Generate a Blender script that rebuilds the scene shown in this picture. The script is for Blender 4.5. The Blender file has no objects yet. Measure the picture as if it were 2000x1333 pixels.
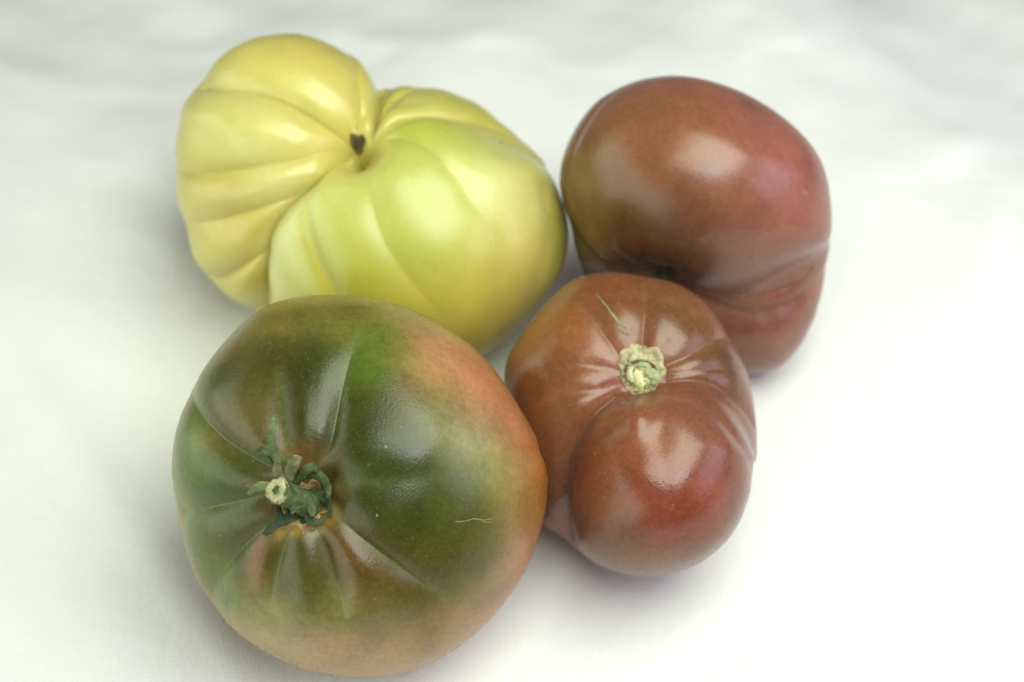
import bpy, math
import numpy as np

C = bpy.context.scene.collection
scene = bpy.context.scene

# ------------------------------------------------------------------ camera
ELEV = math.radians(52.0)
LOOK = (0.0, 0.0, 0.035)
DIST = 0.46
cam_data = bpy.data.cameras.new('camera')
cam = bpy.data.objects.new('camera', cam_data)
C.objects.link(cam)
cam_data.lens = 60
cam_data.sensor_width = 36
cam_data.clip_start = 0.01
cam_data.clip_end = 50
cam.location = (LOOK[0], LOOK[1] - DIST * math.cos(ELEV), LOOK[2] + DIST * math.sin(ELEV))
cam.rotation_euler = (math.pi / 2 - ELEV, 0, 0)
cam_data.dof.use_dof = True
cam_data.dof.focus_distance = 0.402
cam_data.dof.aperture_fstop = 9.0
scene.camera = cam

# ------------------------------------------------------------------ light
scene.view_settings.view_transform = 'Standard'
scene.view_settings.look = 'None'
scene.view_settings.exposure = 0.0
scene.view_settings.gamma = 1.0
world = bpy.data.worlds.new('World')
scene.world = world
world.use_nodes = True
bg = world.node_tree.nodes['Background']
bg.inputs[0].default_value = (0.74, 0.66, 1.0, 1)
bg.inputs[1].default_value = 0.12


def area_lamp(name, direction, distance, sx, sy, power, color, aim=(0.01, 0.0, 0.03)):
    d = bpy.data.lights.new(name, 'AREA')
    d.shape = 'RECTANGLE'
    d.size, d.size_y = sx, sy
    d.energy = power
    d.color = color
    o = bpy.data.objects.new(name, d)
    C.objects.link(o)
    v = np.array(direction, float)
    v /= np.linalg.norm(v)
    o.location = np.array(aim) + v * distance
    from mathutils import Vector
    o.rotation_euler = Vector(v).to_track_quat('Z', 'Y').to_euler()
    return o


area_lamp('window_light', (0.26, -0.15, 0.95), 0.56, 0.55, 0.40, 4.7, (0.92, 1.0, 0.82))
area_lamp('added_violet_fill', (0.28, -0.44, 0.86), 0.70, 0.36, 0.07, 0.40, (0.70, 0.58, 1.0))  # added violet lamp tinting the lower edge of highlights; no window there
area_lamp('side_light', (0.88, -0.12, 0.42), 0.76, 0.66, 0.38, 1.9, (0.84, 0.74, 1.0))
area_lamp('added_left_fill', (-0.88, -0.30, 0.24), 1.25, 2.6, 1.0, 19.0, (0.87, 1.0, 0.77))  # added fill lamp that softens the shadows at left; no known source

# ------------------------------------------------------------------ shapes of the fruit
def unit(v):
    v = np.asarray(v, float)
    return v / np.linalg.norm(v, axis=-1, keepdims=True)


def cube_sphere(n):
    """Evenly spread directions on a sphere, as one welded quad mesh."""
    t = np.tan(np.linspace(-np.pi / 4, np.pi / 4, n + 1))
    u, v = np.meshgrid(t, t, indexing='ij')
    o = np.ones_like(u)
    pts, quads = [], []
    k = np.arange((n + 1) ** 2).reshape(n + 1, n + 1)
    q = np.stack([k[:-1, :-1], k[1:, :-1], k[1:, 1:], k[:-1, 1:]], -1).reshape(-1, 4)
    for f, (a, b, c) in enumerate([(o, u, v), (-o, -u, v), (-u, o, v), (u, -o, v), (-v, u, o), (v, u, -o)]):
        pts.append(np.stack([a, b, c], -1).reshape(-1, 3))
        quads.append(q + f * (n + 1) ** 2)
    p = unit(np.concatenate(pts))
    quads = np.concatenate(quads)
    key = np.round(p * 1e5).astype(np.int64) @ np.array([1, 400009, 160007200081])
    _, first, inv = np.unique(key, return_index=True, return_inverse=True)
    return p[first], inv.reshape(-1)[quads]


def segment_distance(D, poly, vals):
    """Distance of directions D to a polyline on the unit sphere and the value interpolated along it."""
    best = np.full(len(D), 9.0)
    val = np.zeros(len(D))
    side = np.zeros(len(D))
    for i in range(len(poly) - 1):
        a, b = poly[i], poly[i + 1]
        ab = b - a
        t = np.clip(((D - a) @ ab) / max(ab @ ab, 1e-12), 0, 1)
        dv = D - a - t[:, None] * ab
        d = np.sqrt((dv * dv).sum(1))
        m = d < best
        best[m] = d[m]
        val[m] = (vals[i] + t * (vals[i + 1] - vals[i]))[m]
        side[m] = (dv @ np.cross(a, ab))[m]
    return best, val, side


def smooth_line(p, n=4):
    """Catmull-Rom through the points, pushed back onto the unit sphere; p is rows of (x, y, z, value)."""
    p = np.asarray(p, float)
    q = np.vstack([2 * p[0] - p[1], p, 2 * p[-1] - p[-2]])
    out = []
    for i in range(1, len(q) - 2):
        for t in np.arange(n) / n:
            out.append(0.5 * (2 * q[i] + (q[i + 1] - q[i - 1]) * t + (2 * q[i - 1] - 5 * q[i] + 4 * q[i + 1] - q[i + 2]) * t * t
                              + (3 * q[i] - q[i - 1] - 3 * q[i + 1] + q[i + 2]) * t ** 3))
    out = np.array(out + [q[-2]])
    return unit(out[:, :3]), np.maximum(out[:, 3], 0)


def wobble(D, seed, f=3.0, n=14):
    r = np.random.RandomState(seed)
    s = np.zeros(len(D))
    for _ in range(n):
        s += np.sin(D @ (r.randn(3) * f) + r.rand() * 6.28)
    return s / np.sqrt(n)


def radius(D, S):
    """Distance from the fruit's middle to its skin along the unit directions D."""
    ts = []
    for c, r, rot in S['lobes']:
        c = np.array(c, float)
        ca, sa = np.cos(np.radians(rot)), np.sin(np.radians(rot))
        R = np.array([[ca, sa, 0], [-sa, ca, 0], [0, 0, 1.0]])
        A = R / np.array(r, float)[:, None]
        d, o = D @ A.T, A @ c
        a = (d * d).sum(1)
        b = d @ o
        ts.append((b + np.sqrt(b * b - a * (o @ o - 1))) / a)
    ts = np.array(ts)
    k = S['blend']
    m = ts.max(0)
    rad = m + k * np.log(np.exp((ts - m) / k).sum(0))
    for d, depth, w in S.get('bumps', []):
        e2 = ((D - unit(d)) ** 2).sum(1)
        rad = rad + depth * np.exp(-e2 / (w * w))
    rad = rad * (1 + S.get('wobble', 0.004) * wobble(D, S['seed'], 2.6))
    return rad


def grooves(D, S):
    tot = np.zeros(len(D))
    near = np.zeros(len(D))
    for line, w, sharp in S.get('creases', []):
        p, v = smooth_line(line)
        m = ((D[:, None, :] - p[None, ::3, :]) ** 2).sum(2).min(1) < (4.5 * w + 0.12) ** 2
        if not m.any():
            continue
        d, val, _ = segment_distance(D[m], p, v)
        x = d / w
        e = sharp
        prof = np.exp(-(np.sqrt(x * x + e * e) - e))
        t = np.minimum(1, (np.sqrt(x * x + 0.09 * e * e) - 0.3 * e) / 2.0)
        puff = S.get('puff', 0.5) * min(1.0, max(0.0, 1 - (e - 0.25) / 0.25))
        prof = (1 - puff) * prof + puff * (1 - np.sqrt(1 - (1 - t) ** 2))   # rounded ribs meeting in a cleft
        tot[m] = np.sqrt(tot[m] ** 2 + (val * prof) ** 2)
        near[m] = np.maximum(near[m], np.minimum(1, val / 8.0) * np.exp(-(d / (0.35 * w)) ** 2))
    for line, w, h in S.get('ridges', []):
        p, v = smooth_line(line)
        d, val, _ = segment_distance(D, p, v)
        tot -= h * val * np.exp(-(d / w) ** 2)
    return tot, near


def girth(P, S):
    """Outline of the fruit seen along its face axis: scales x, y by a factor that depends on the angle."""
    g = S.get('girth')
    if g is None:
        return P
    g = np.asarray(g)
    n = len(g)
    a = (np.arctan2(P[:, 1], P[:, 0]) / (2 * np.pi) % 1) * n
    i = np.floor(a).astype(int)
    f = a - i
    g0, g1, g2, g3 = g[(i - 1) % n], g[i % n], g[(i + 1) % n], g[(i + 2) % n]
    k = 0.5 * (2 * g1 + (g2 - g0) * f + (2 * g0 - 5 * g1 + 4 * g2 - g3) * f * f + (3 * g1 - g0 - 3 * g2 + g3) * f ** 3)
    rho = np.sqrt(P[:, 0] ** 2 + P[:, 1] ** 2) / S['reach']
    t = np.clip((rho - 0.25) / 0.6, 0, 1)
    t = t * t * (3 - 2 * t)
    Q = P.copy()
    Q[:, :2] *= (1 + (k - 1) * t)[:, None]
    return Q


def skin(D, S, lift=0.0, creased=True):
    r = radius(D, S)
    if creased:
        r = r - grooves(D, S)[0]
    return girth(D * (r + lift)[:, None], S)


# Each fruit: big lobes (middle, half axes), hollows and swellings, grooves between the ribs, skin tints (some light painted in); lengths in
# units of `scale` metres, in the fruit's own frame whose z axis is the way its stem side faces.
FRUIT = {}
FRUIT['green'] = {
  'puff': 0.3,
  'seed': 3,
  'blend': 12,
  'lobes': [[(0,0,0),(368,368,300),0]],
  'bumps': [
    ([-0.5633,0.3144,0.7641],6,0.2),
    ([0.4283,0.2037,0.8804],15,0.3),
    ([0.5799,0.5465,0.6042],5,0.3),
    ([0.9729,0.113,0.2017],8,0.12),
    ([0.0567,-0.6547,0.7538],6,0.25),
    ([-0.2691,-0.028,0.9627],-10,0.58),
    ([-0.3211,-0.0631,0.9449],-44,0.26),
    ([-0.3211,-0.0631,0.9449],-25,0.12),
  ],
  'reach': 370,
  'girth': [1.0059,0.9985,0.9886,0.9888,0.975,0.9633,0.9585,0.9564,0.9565,0.9588,0.9597,0.9604,0.9617,0.9661,0.9726,0.9817,0.9896,0.9986,1.0088,1.0221,1.0346,1.0512,1.0661,1.0775,1.0787,1.0649,1.0515,1.0412,1.0334,1.0296,1.0236,1.0143,1.0037,0.9959,0.9879,0.9816,0.9736,0.9646,0.9599,0.9577,0.959,0.9633,0.9714,0.9791,0.9835,0.986,0.9854,0.9865,0.988,0.9898,0.9924,0.994,0.9946,0.9952,0.9958,0.9971,0.9978,1.0003,1.0027,0.9991,0.9954,0.9922,0.99,0.9894,0.9881,0.9891,0.9906,0.9926,0.9933,0.9942,0.9975,1.0036],
  'scale': 0.00012729,
  'centre': [-0.03819,-0.05041,0.04091],
  'face': [[0.996,-0.0076,0.0893],[0.0552,0.837,-0.5445],[-0.0706,0.5472,0.834]],
  'creases': [
    ([[-0.3024,0.1227,0.9452,11.2],[-0.1876,0.2829,0.9406,26.2],[-0.1301,0.4746,0.8705,26.2],[-0.0679,0.667,0.7419,16.2],[0.0,0.8257,0.5641,7.5],[0.0539,0.944,0.3256,0.0]],0.098,0.25),
    ([[-0.1568,0.0183,0.9875,7.5],[0.1228,0.0235,0.9922,6.2],[0.4283,0.0539,0.902,5.0],[0.7294,0.0929,0.6777,3.8],[0.968,0.1537,0.1983,5.0],[0.9763,0.1546,0.1516,3.8]],0.104,0.5),
    ([[-0.1526,-0.195,0.9688,15.0],[0.0604,-0.3635,0.9296,25.0],[0.2607,-0.4948,0.829,22.5],[0.3979,-0.5716,0.7176,12.5],[0.5526,-0.654,0.5167,2.5]],0.091,0.2),
    ([[-0.2758,-0.2872,0.9173,15.0],[-0.2136,-0.4114,0.8861,30.0],[-0.1608,-0.5395,0.8265,28.8],[-0.1016,-0.6623,0.7424,16.2],[-0.0694,-0.7348,0.6747,3.8]],0.098,0.22),
    ([[-0.4369,-0.2819,0.8542,13.8],[-0.4642,-0.3587,0.8098,23.8],[-0.4843,-0.4606,0.7438,25.0],[-0.4891,-0.5872,0.6449,16.2],[-0.4819,-0.685,0.5464,3.8]],0.085,0.28),
    ([[-0.5304,-0.2141,0.8202,16.2],[-0.6433,-0.3021,0.7034,31.2],[-0.7521,-0.4262,0.5027,33.8],[-0.7964,-0.5346,0.2828,23.8],[-0.7887,-0.6103,0.0741,10.0]],0.104,0.28),
    ([[-0.5765,-0.0519,0.8154,16.2],[-0.7282,-0.082,0.6804,30.0],[-0.8713,-0.1113,0.478,32.5],[-0.9772,-0.1362,0.1629,20.0]],0.104,0.28),
    ([[-0.5162,0.104,0.8501,15.0],[-0.6447,0.1828,0.7423,26.2],[-0.7707,0.2794,0.5727,26.2],[-0.8429,0.3885,0.3722,20.0],[-0.8655,0.4951,0.076,10.0]],0.098,0.22),
    ([[-0.4382,0.1913,0.8783,10.0],[-0.4534,0.3254,0.8298,17.5],[-0.4566,0.4801,0.749,16.2],[-0.4297,0.6214,0.6552,7.5]],0.091,0.5),
    ([[-0.3217,0.1532,0.9344,6.2],[-0.2864,0.3377,0.8966,6.2],[-0.2557,0.5421,0.8005,3.8],[-0.2294,0.6844,0.6921,0.0]],0.065,0.6),
  ],
  'tints': [
    [55.0,91.3,290.4,0.0169,0.0324,0.0004,55],
    [-9.4,84.1,284.6,0.0193,0.0363,0.0007,45],
    [36.8,-32.4,291.0,0.0193,0.0363,0.0003,55],
    [119.4,-46.7,283.2,0.0259,0.0473,0.0007,45],
    [92.7,17.9,296.5,0.0218,0.0405,0.0008,40],
    [-9.5,-56.4,278.9,0.0181,0.0305,0.0004,30],
    [-238.5,16.1,220.6,0.0137,0.0405,0.0005,45],
    [-298.6,11.9,165.8,0.0545,0.117,0.0112,30],
    [-250.6,-75.1,198.1,0.0148,0.0405,0.0008,40],
    [-292.5,-134.3,125.0,0.0545,0.107,0.0112,30],
    [-103.6,198.5,239.2,0.0169,0.0287,0.0004,38],
    [-94.7,142.8,260.2,0.0158,0.0253,0.0004,35],
    [-212.1,171.3,206.4,0.0816,0.0588,0.014,38],
    [-247.4,201.6,161.1,0.0259,0.0324,0.0021,30],
    [-172.2,116.2,248.2,0.0985,0.0665,0.0227,22],
    [-180.4,238.9,187.5,0.0428,0.0473,0.0038,32],
    [-291.8,187.0,120.2,0.0612,0.107,0.0176,28],
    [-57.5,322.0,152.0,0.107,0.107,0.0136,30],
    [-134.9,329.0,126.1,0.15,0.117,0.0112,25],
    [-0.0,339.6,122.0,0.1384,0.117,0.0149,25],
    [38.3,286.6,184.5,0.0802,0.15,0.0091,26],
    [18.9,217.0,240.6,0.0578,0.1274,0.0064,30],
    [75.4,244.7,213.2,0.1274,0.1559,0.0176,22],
    [97.4,320.6,113.6,0.2265,0.183,0.0692,30],
    [155.2,105.0,271.1,0.1946,0.2016,0.0819,24],  # pale arc, three tints: partly real green, partly highlight painted into the skin
    [191.0,54.6,264.4,0.2307,0.2542,0.105,28],
    [246.1,21.8,225.8,0.2874,0.2874,0.105,26],
    [-56.9,247.0,220.8,0.0245,0.0496,0.0023,30],
    [142.3,236.1,193.8,0.3602,0.183,0.0953,36],
    [201.8,229.2,156.3,0.441,0.1689,0.0897,40],
    [238.5,160.4,178.7,0.3994,0.1427,0.0791,40],
    [167.8,147.9,244.6,0.1728,0.1555,0.0478,32],
    [300.5,104.4,139.2,0.3795,0.1306,0.0692,34],
    [215.4,92.1,236.4,0.2806,0.2545,0.1333,30],
    [289.1,46.0,179.6,0.3234,0.221,0.0897,30],
    [155.4,285.3,124.0,0.3994,0.2131,0.1198,28],
    [207.2,149.1,216.5,0.3994,0.2053,0.1134,30],
    [348.1,57.3,90.0,0.3508,0.1029,0.0227,24],
    [360.6,-2.6,78.3,0.3602,0.1306,0.0227,24],
    [285.0,-21.1,190.9,0.2338,0.1555,0.0405,30],
    [342.2,-71.2,91.4,0.2806,0.1689,0.0601,24],
    [204.7,-20.2,253.4,0.0802,0.1221,0.0056,36],
    [185.5,-103.5,244.2,0.0169,0.0383,0.0005,48],
    [244.3,-105.2,205.4,0.107,0.107,0.0112,28],
    [287.7,-146.2,138.7,0.2806,0.1689,0.0953,28],
    [237.7,-192.1,160.8,0.2054,0.1689,0.0791,28],
    [187.6,-170.3,214.3,0.0169,0.0496,0.0014,30],
    [112.5,-216.5,224.3,0.0321,0.0427,0.0019,36],
    [46.2,-241.2,226.7,0.1274,0.1135,0.0371,32],
    [132.1,-274.8,167.7,0.1946,0.1384,0.0223,30],
    [0.0,-300.4,173.0,0.3602,0.221,0.1333,40],
    [-93.8,-290.2,165.2,0.3795,0.2459,0.1629,38],
    [-169.7,-262.8,152.5,0.3508,0.2815,0.1708,34],
    [76.0,-324.4,129.1,0.3508,0.2374,0.1265,36],
    [191.4,-269.7,127.4,0.2973,0.1977,0.1134,32],
    [-240.3,-219.3,133.0,0.117,0.1878,0.0381,30],
    [-188.2,-215.0,183.9,0.1384,0.162,0.0258,24],
    [-92.8,-231.4,217.9,0.0887,0.1274,0.0162,26],
    [-18.7,-234.8,232.6,0.107,0.107,0.0136,24],
    [-112.5,-149.2,249.5,0.0169,0.0324,0.0005,24],
    [-93.2,-195.1,238.5,0.0181,0.0363,0.0008,24],
    [-86.4,-119.4,259.6,0.0218,0.0287,0.0007,16],
    [-0.0,-131.8,275.0,0.0985,0.0419,0.0064,24],
    [-19.2,-95.7,276.2,0.1435,0.0419,0.0122,18],
    [37.2,-177.2,262.4,0.0816,0.0625,0.0091,26],
    [-50.2,-150.3,264.1,0.0816,0.0516,0.0077,14],
    [-187.9,-123.7,228.6,0.2413,0.0625,0.0309,13],
    [-194.6,-159.9,212.4,0.2724,0.0791,0.0441,13],
    [-193.3,-196.6,193.6,0.2413,0.1082,0.0601,14],
    [-224.2,-154.4,194.4,0.0181,0.0449,0.0008,20],
    [-158.1,-137.1,238.0,0.0181,0.0363,0.0009,14],
    [-155.8,-183.9,221.2,0.0169,0.0405,0.0011,18],
    [-273.0,-190.2,116.1,0.0545,0.107,0.0072,24],
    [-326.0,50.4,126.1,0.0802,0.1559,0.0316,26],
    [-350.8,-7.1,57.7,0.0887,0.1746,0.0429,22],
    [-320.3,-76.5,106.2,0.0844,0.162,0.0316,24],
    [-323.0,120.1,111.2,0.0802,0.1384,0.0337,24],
    [-58.0,48.9,268.4,0.1076,0.0551,0.016,14],
    [-134.8,68.5,258.8,0.1435,0.0665,0.0227,14],
    [-86.5,58.4,263.4,0.1491,0.0482,0.016,14],
    [-172.2,-46.6,242.0,0.1435,0.0979,0.0371,12],
    [-162.9,-32.3,242.8,0.1728,0.0747,0.0371,12],
    [-192.7,-56.4,236.7,0.0321,0.0521,0.0032,14],
    [-135.1,-81.1,247.4,0.3994,0.2633,0.0692,8],
    [-86.2,-87.6,255.6,0.4517,0.2815,0.0601,9],
    [-104.1,-84.5,251.5,0.3698,0.2131,0.0558,8],
    [-43.4,-47.8,259.4,0.3994,0.2291,0.074,7],
    [-39.6,-9.2,257.7,0.2413,0.1306,0.0478,7],
    [-57.0,-70.8,259.7,0.3698,0.1902,0.0478,8],
    [0.0,0.0,-298.1,0.402,0.1559,0.0612,200],
    [278.6,-104.5,-175.3,0.402,0.1274,0.0452,160],
    [-284.3,0.0,-182.3,0.1878,0.1878,0.0612,160],
    [0.0,-320.7,-143.1,0.3763,0.2051,0.0704,160],
    [0.0,326.0,-143.6,0.1878,0.1559,0.0452,150],
  ],
}
FRUIT['yellow'] = {
  'puff': 0.75,
  'seed': 5,
  'blend': 5,
  'lobes': [[(-150,40,-10),(245,285,215),0],[(90,-90,72),(312,270,235),0],[(130,60,-20),(230,165,200),0]],
  'bumps': [
    ([0.0835,0.1504,0.9851],12,0.16),
    ([-0.5636,0.7566,0.3316],10,0.3),
    ([-0.7628,0.4182,0.4933],8,0.2),
    ([-0.864,-0.0059,0.5034],4,0.15),
    ([-0.1156,0.3766,0.9191],-115,0.19),
    ([-0.0786,0.4389,0.8951],-25,0.35),
  ],
  'reach': 370,
  'girth': [0.9576,0.9664,0.9648,0.9185,0.8784,0.8603,0.8484,0.8618,0.8775,0.8855,0.8971,0.9122,0.9176,0.9225,0.9456,0.953,0.908,0.7912,0.8734,0.9203,0.9195,0.927,0.9399,0.9494,0.9487,0.9578,0.9629,0.968,0.9716,0.9666,0.9785,0.9823,0.9619,0.9599,0.9606,0.9596,0.9548,0.9549,0.9547,0.9632,0.9809,0.9933,0.993,0.9896,0.9865,0.9834,1.0043,1.028,0.9944,0.9677,0.9448,0.9247,0.9086,0.9025,0.897,0.896,0.8953,0.9076,0.9192,0.9359,0.9436,0.9436,0.9358,0.9228,0.9133,0.9105,0.9179,0.9292,0.9417,0.9483,0.9544,0.9567],
  'scale': 0.00014701,
  'centre': [-0.04116,0.05167,0.03727],
  'face': [[0.9965,0.0071,0.0834],[0.0515,0.7328,-0.6785],[-0.066,0.6804,0.7298]],
  'creases': [
    ([[-0.2665,0.5607,0.784,28.8],[-0.408,0.5904,0.6964,44.8],[-0.5476,0.6123,0.5703,48.0],[-0.668,0.6026,0.4366,41.6],[-0.7649,0.57,0.3,30.4],[-0.845,0.5277,0.0863,22.4]],0.13,0.22),
    ([[-0.1259,0.6533,0.7466,12.8],[-0.1,0.7832,0.6137,17.6],[-0.099,0.9108,0.4008,17.6],[-0.1115,0.9828,0.1469,12.8],[-0.1505,0.9886,0.003,4.8]],0.05,0.25),
    ([[-0.3233,0.4547,0.8299,11.2],[-0.501,0.2971,0.8129,20.8],[-0.7033,0.2099,0.6792,35.2],[-0.835,0.1525,0.5286,40.0],[-0.9418,0.1087,0.3182,32.0],[-0.9928,0.1172,0.0257,16.0]],0.12,0.25),
    ([[-0.4449,0.1323,0.8858,11.2],[-0.6068,-0.0118,0.7948,25.6],[-0.7367,-0.0892,0.6703,32.0],[-0.8505,-0.1399,0.5071,30.4],[-0.9171,-0.1614,0.3645,22.4],[-0.9873,-0.1564,0.0268,9.6]],0.11,0.28),
    ([[-0.7239,-0.4003,0.5619,25.6],[-0.7923,-0.4567,0.4046,30.4],[-0.8574,-0.4948,0.1416,25.6],[-0.8824,-0.4699,0.024,14.4]],0.09,0.28),
    ([[-0.2374,0.4904,0.8385,22.4],[-0.3483,0.2995,0.8882,38.4],[-0.4358,0.1118,0.8931,51.2],[-0.6339,-0.0771,0.7696,54.4],[-0.7139,-0.2428,0.6568,51.2],[-0.7297,-0.3981,0.556,48.0],[-0.7091,-0.585,0.3937,44.8],[-0.6587,-0.7487,0.0748,35.2]],0.075,0.12),
    ([[-0.41,0.1035,0.9062,4.8],[-0.4254,-0.0902,0.9005,9.6],[-0.3861,-0.2477,0.8886,12.8],[-0.2954,-0.4241,0.8561,14.4],[-0.1902,-0.5713,0.7984,11.2],[-0.0868,-0.696,0.7128,4.8]],0.06,0.42),
    ([[-0.1728,0.4986,0.8495,4.8],[-0.0181,0.1064,0.9942,6.4],[0.0462,-0.1377,0.9894,9.6],[0.1007,-0.2817,0.9542,9.6],[0.2036,-0.4328,0.8782,8.0],[0.3358,-0.5783,0.7435,4.8],[0.4234,-0.6941,0.5822,1.6]],0.09,0.44),
    ([[0.4149,0.2265,0.8812,3.2],[0.5106,0.1057,0.8533,9.6],[0.5669,-0.0288,0.8233,12.8],[0.6268,-0.152,0.7643,12.8],[0.6532,-0.3512,0.6709,11.2],[0.6259,-0.5522,0.5507,8.0],[0.5868,-0.7589,0.2826,4.8]],0.09,0.44),
    ([[0.9551,0.2791,0.0989,4.8],[0.8961,0.0323,0.4426,8.0],[0.8678,-0.1514,0.4733,8.0],[0.8241,-0.3278,0.4621,8.0],[0.7748,-0.5024,0.3838,4.8]],0.08,0.6),
    ([[0.0591,0.5123,0.8568,16.0],[0.1572,0.5703,0.8062,22.4],[0.285,0.6254,0.7264,28.8],[0.4562,0.6423,0.6159,28.8],[0.6951,0.5761,0.43,24.0],[0.8527,0.4759,0.2153,16.0],[0.9258,0.3723,0.065,8.0]],0.07,0.2),
    ([[0.0602,0.6043,0.7945,14.4],[0.1156,0.7458,0.6561,19.2],[0.2254,0.8704,0.4376,19.2],[0.3536,0.9138,0.1999,16.0],[0.4353,0.9,-0.024,9.6]],0.05,0.25),
    ([[0.0295,0.5676,0.8228,22.4],[0.0792,0.714,0.6956,38.4],[0.1073,0.9308,0.3495,38.4],[0.1385,0.9904,-0.003,28.8]],0.055,0.15),
    ([[0.0499,0.5185,0.8536,9.6],[0.2466,0.4344,0.8663,14.4],[0.378,0.3273,0.866,11.2],[0.4797,0.1892,0.8568,6.4],[0.5262,0.061,0.8481,1.6]],0.07,0.4),
  ],
  'tints': [
    [-191.5,267.0,111.4,0.6172,0.5271,0.0887,60],
    [-95.8,257.8,109.3,0.6038,0.5029,0.0762,50],
    [-68.3,277.5,46.7,0.4321,0.3821,0.0407,30],
    [-29.7,228.4,98.5,0.6308,0.5776,0.107,30],
    [0.1,184.1,110.7,0.6038,0.5647,0.0976,24],
    [-117.3,194.6,166.3,0.6584,0.6038,0.107,40],
    [-264.2,242.7,97.6,0.6038,0.5029,0.1022,40],
    [-228.4,150.7,179.0,0.6584,0.6308,0.15,50],
    [-305.7,150.8,133.6,0.6308,0.5776,0.1384,40],
    [-276.2,102.8,166.3,0.4858,0.4218,0.0434,22],
    [-152.4,122.7,193.9,0.6445,0.6038,0.107,40],
    [-309.6,84.9,139.8,0.6172,0.5395,0.0844,36],
    [-97.7,96.8,184.5,0.6172,0.5395,0.0685,30],
    [-313.1,39.1,140.5,0.4858,0.3918,0.0332,30],
    [-196.0,37.9,200.2,0.6584,0.6038,0.15,36],
    [-332.6,-2.3,111.4,0.6038,0.5029,0.1022,36],
    [-265.2,-21.6,170.6,0.5197,0.4218,0.0686,36],
    [-174.0,18.1,202.5,0.6724,0.6172,0.162,28],
    [-291.6,-89.5,126.0,0.6038,0.5029,0.0802,40],
    [-253.8,-70.2,161.0,0.4969,0.3918,0.0461,28],
    [-289.2,-141.7,98.1,0.6038,0.5149,0.1022,30],
    [-248.0,-190.1,77.4,0.4858,0.4116,0.0407,30],
    [-232.4,-163.2,119.5,0.4218,0.3446,0.0191,16],
    [-149.5,-94.4,220.8,0.6172,0.6445,0.1812,30],
    [-183.4,-136.1,174.7,0.6308,0.6584,0.2232,26],
    [-140.3,-169.3,214.9,0.3821,0.4321,0.0407,24],
    [-213.5,-215.7,59.1,0.6445,0.6584,0.2232,22],
    [-136.2,-47.8,227.8,0.6172,0.6172,0.162,22],
    [-105.8,-96.9,253.2,0.4531,0.4218,0.0461,14],
    [-39.2,47.6,152.1,0.6038,0.5776,0.117,30],
    [-73.7,-55.8,267.9,0.4969,0.5314,0.0798,34],
    [-18.4,-46.3,286.8,0.4858,0.5314,0.0878,34],
    [-55.4,-129.8,275.5,0.4218,0.4016,0.0191,36],
    [-0.0,-128.8,293.2,0.4531,0.4321,0.0227,40],
    [-73.8,-18.9,258.7,0.6172,0.6308,0.1384,26],
    [36.9,0.2,289.7,0.5083,0.5314,0.092,36],
    [64.4,46.4,271.0,0.4747,0.5314,0.0798,30],
    [119.5,10.1,287.3,0.4116,0.4969,0.0434,34],
    [73.4,-82.2,305.1,0.4639,0.5083,0.052,40],
    [146.6,-63.2,300.3,0.4639,0.5083,0.049,40],
    [169.8,38.9,267.1,0.6172,0.6445,0.1274,32],
    [223.9,20.2,258.3,0.6584,0.6584,0.1746,36],
    [206.5,-73.6,286.1,0.6172,0.5906,0.0976,36],
    [93.1,-185.7,289.0,0.5083,0.4425,0.0356,44],
    [166.2,-165.0,284.3,0.6038,0.552,0.0513,44],
    [271.5,-16.6,245.3,0.6584,0.6172,0.15,34],
    [283.3,-111.3,243.1,0.6308,0.5271,0.0887,34],
    [266.7,-188.7,219.8,0.6038,0.4678,0.0612,36],
    [230.9,-248.4,204.5,0.4858,0.3725,0.0356,34],
    [358.5,-55.5,165.8,0.4321,0.4016,0.049,18],
    [353.7,-113.7,169.1,0.3537,0.3537,0.0332,16],
    [334.7,51.4,124.9,0.6038,0.5776,0.1384,24],
    [112.7,123.0,205.4,0.3918,0.4639,0.0309,26],
    [168.8,104.5,205.6,0.4425,0.4969,0.0583,28],
    [75.8,124.0,202.0,0.4321,0.4531,0.0407,18],
    [248.7,87.9,156.0,0.6172,0.6038,0.15,30],
    [136.1,185.7,82.1,0.4747,0.4531,0.049,24],
    [76.8,164.1,132.2,0.6038,0.5647,0.0931,20],
    [115.8,169.8,117.6,0.5197,0.5314,0.1147,18],
    [196.4,173.5,56.1,0.4016,0.4321,0.0407,22],
    [49.7,203.1,27.2,0.3537,0.4321,0.0551,16],
    [39.7,179.9,85.0,0.3821,0.3918,0.0332,12],
    [10.8,122.4,162.8,0.4858,0.4858,0.1403,10],
    [0.0,0.0,-177.3,0.5776,0.4851,0.0802,200],
    [-281.4,70.3,-183.1,0.5906,0.491,0.0887,160],
    [255.2,0.0,-165.6,0.5149,0.4678,0.0612,160],
    [0.0,-225.0,-108.5,0.552,0.4342,0.0423,150],
    [0.0,210.2,-102.2,0.552,0.5149,0.0612,150],
  ],
}
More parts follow.
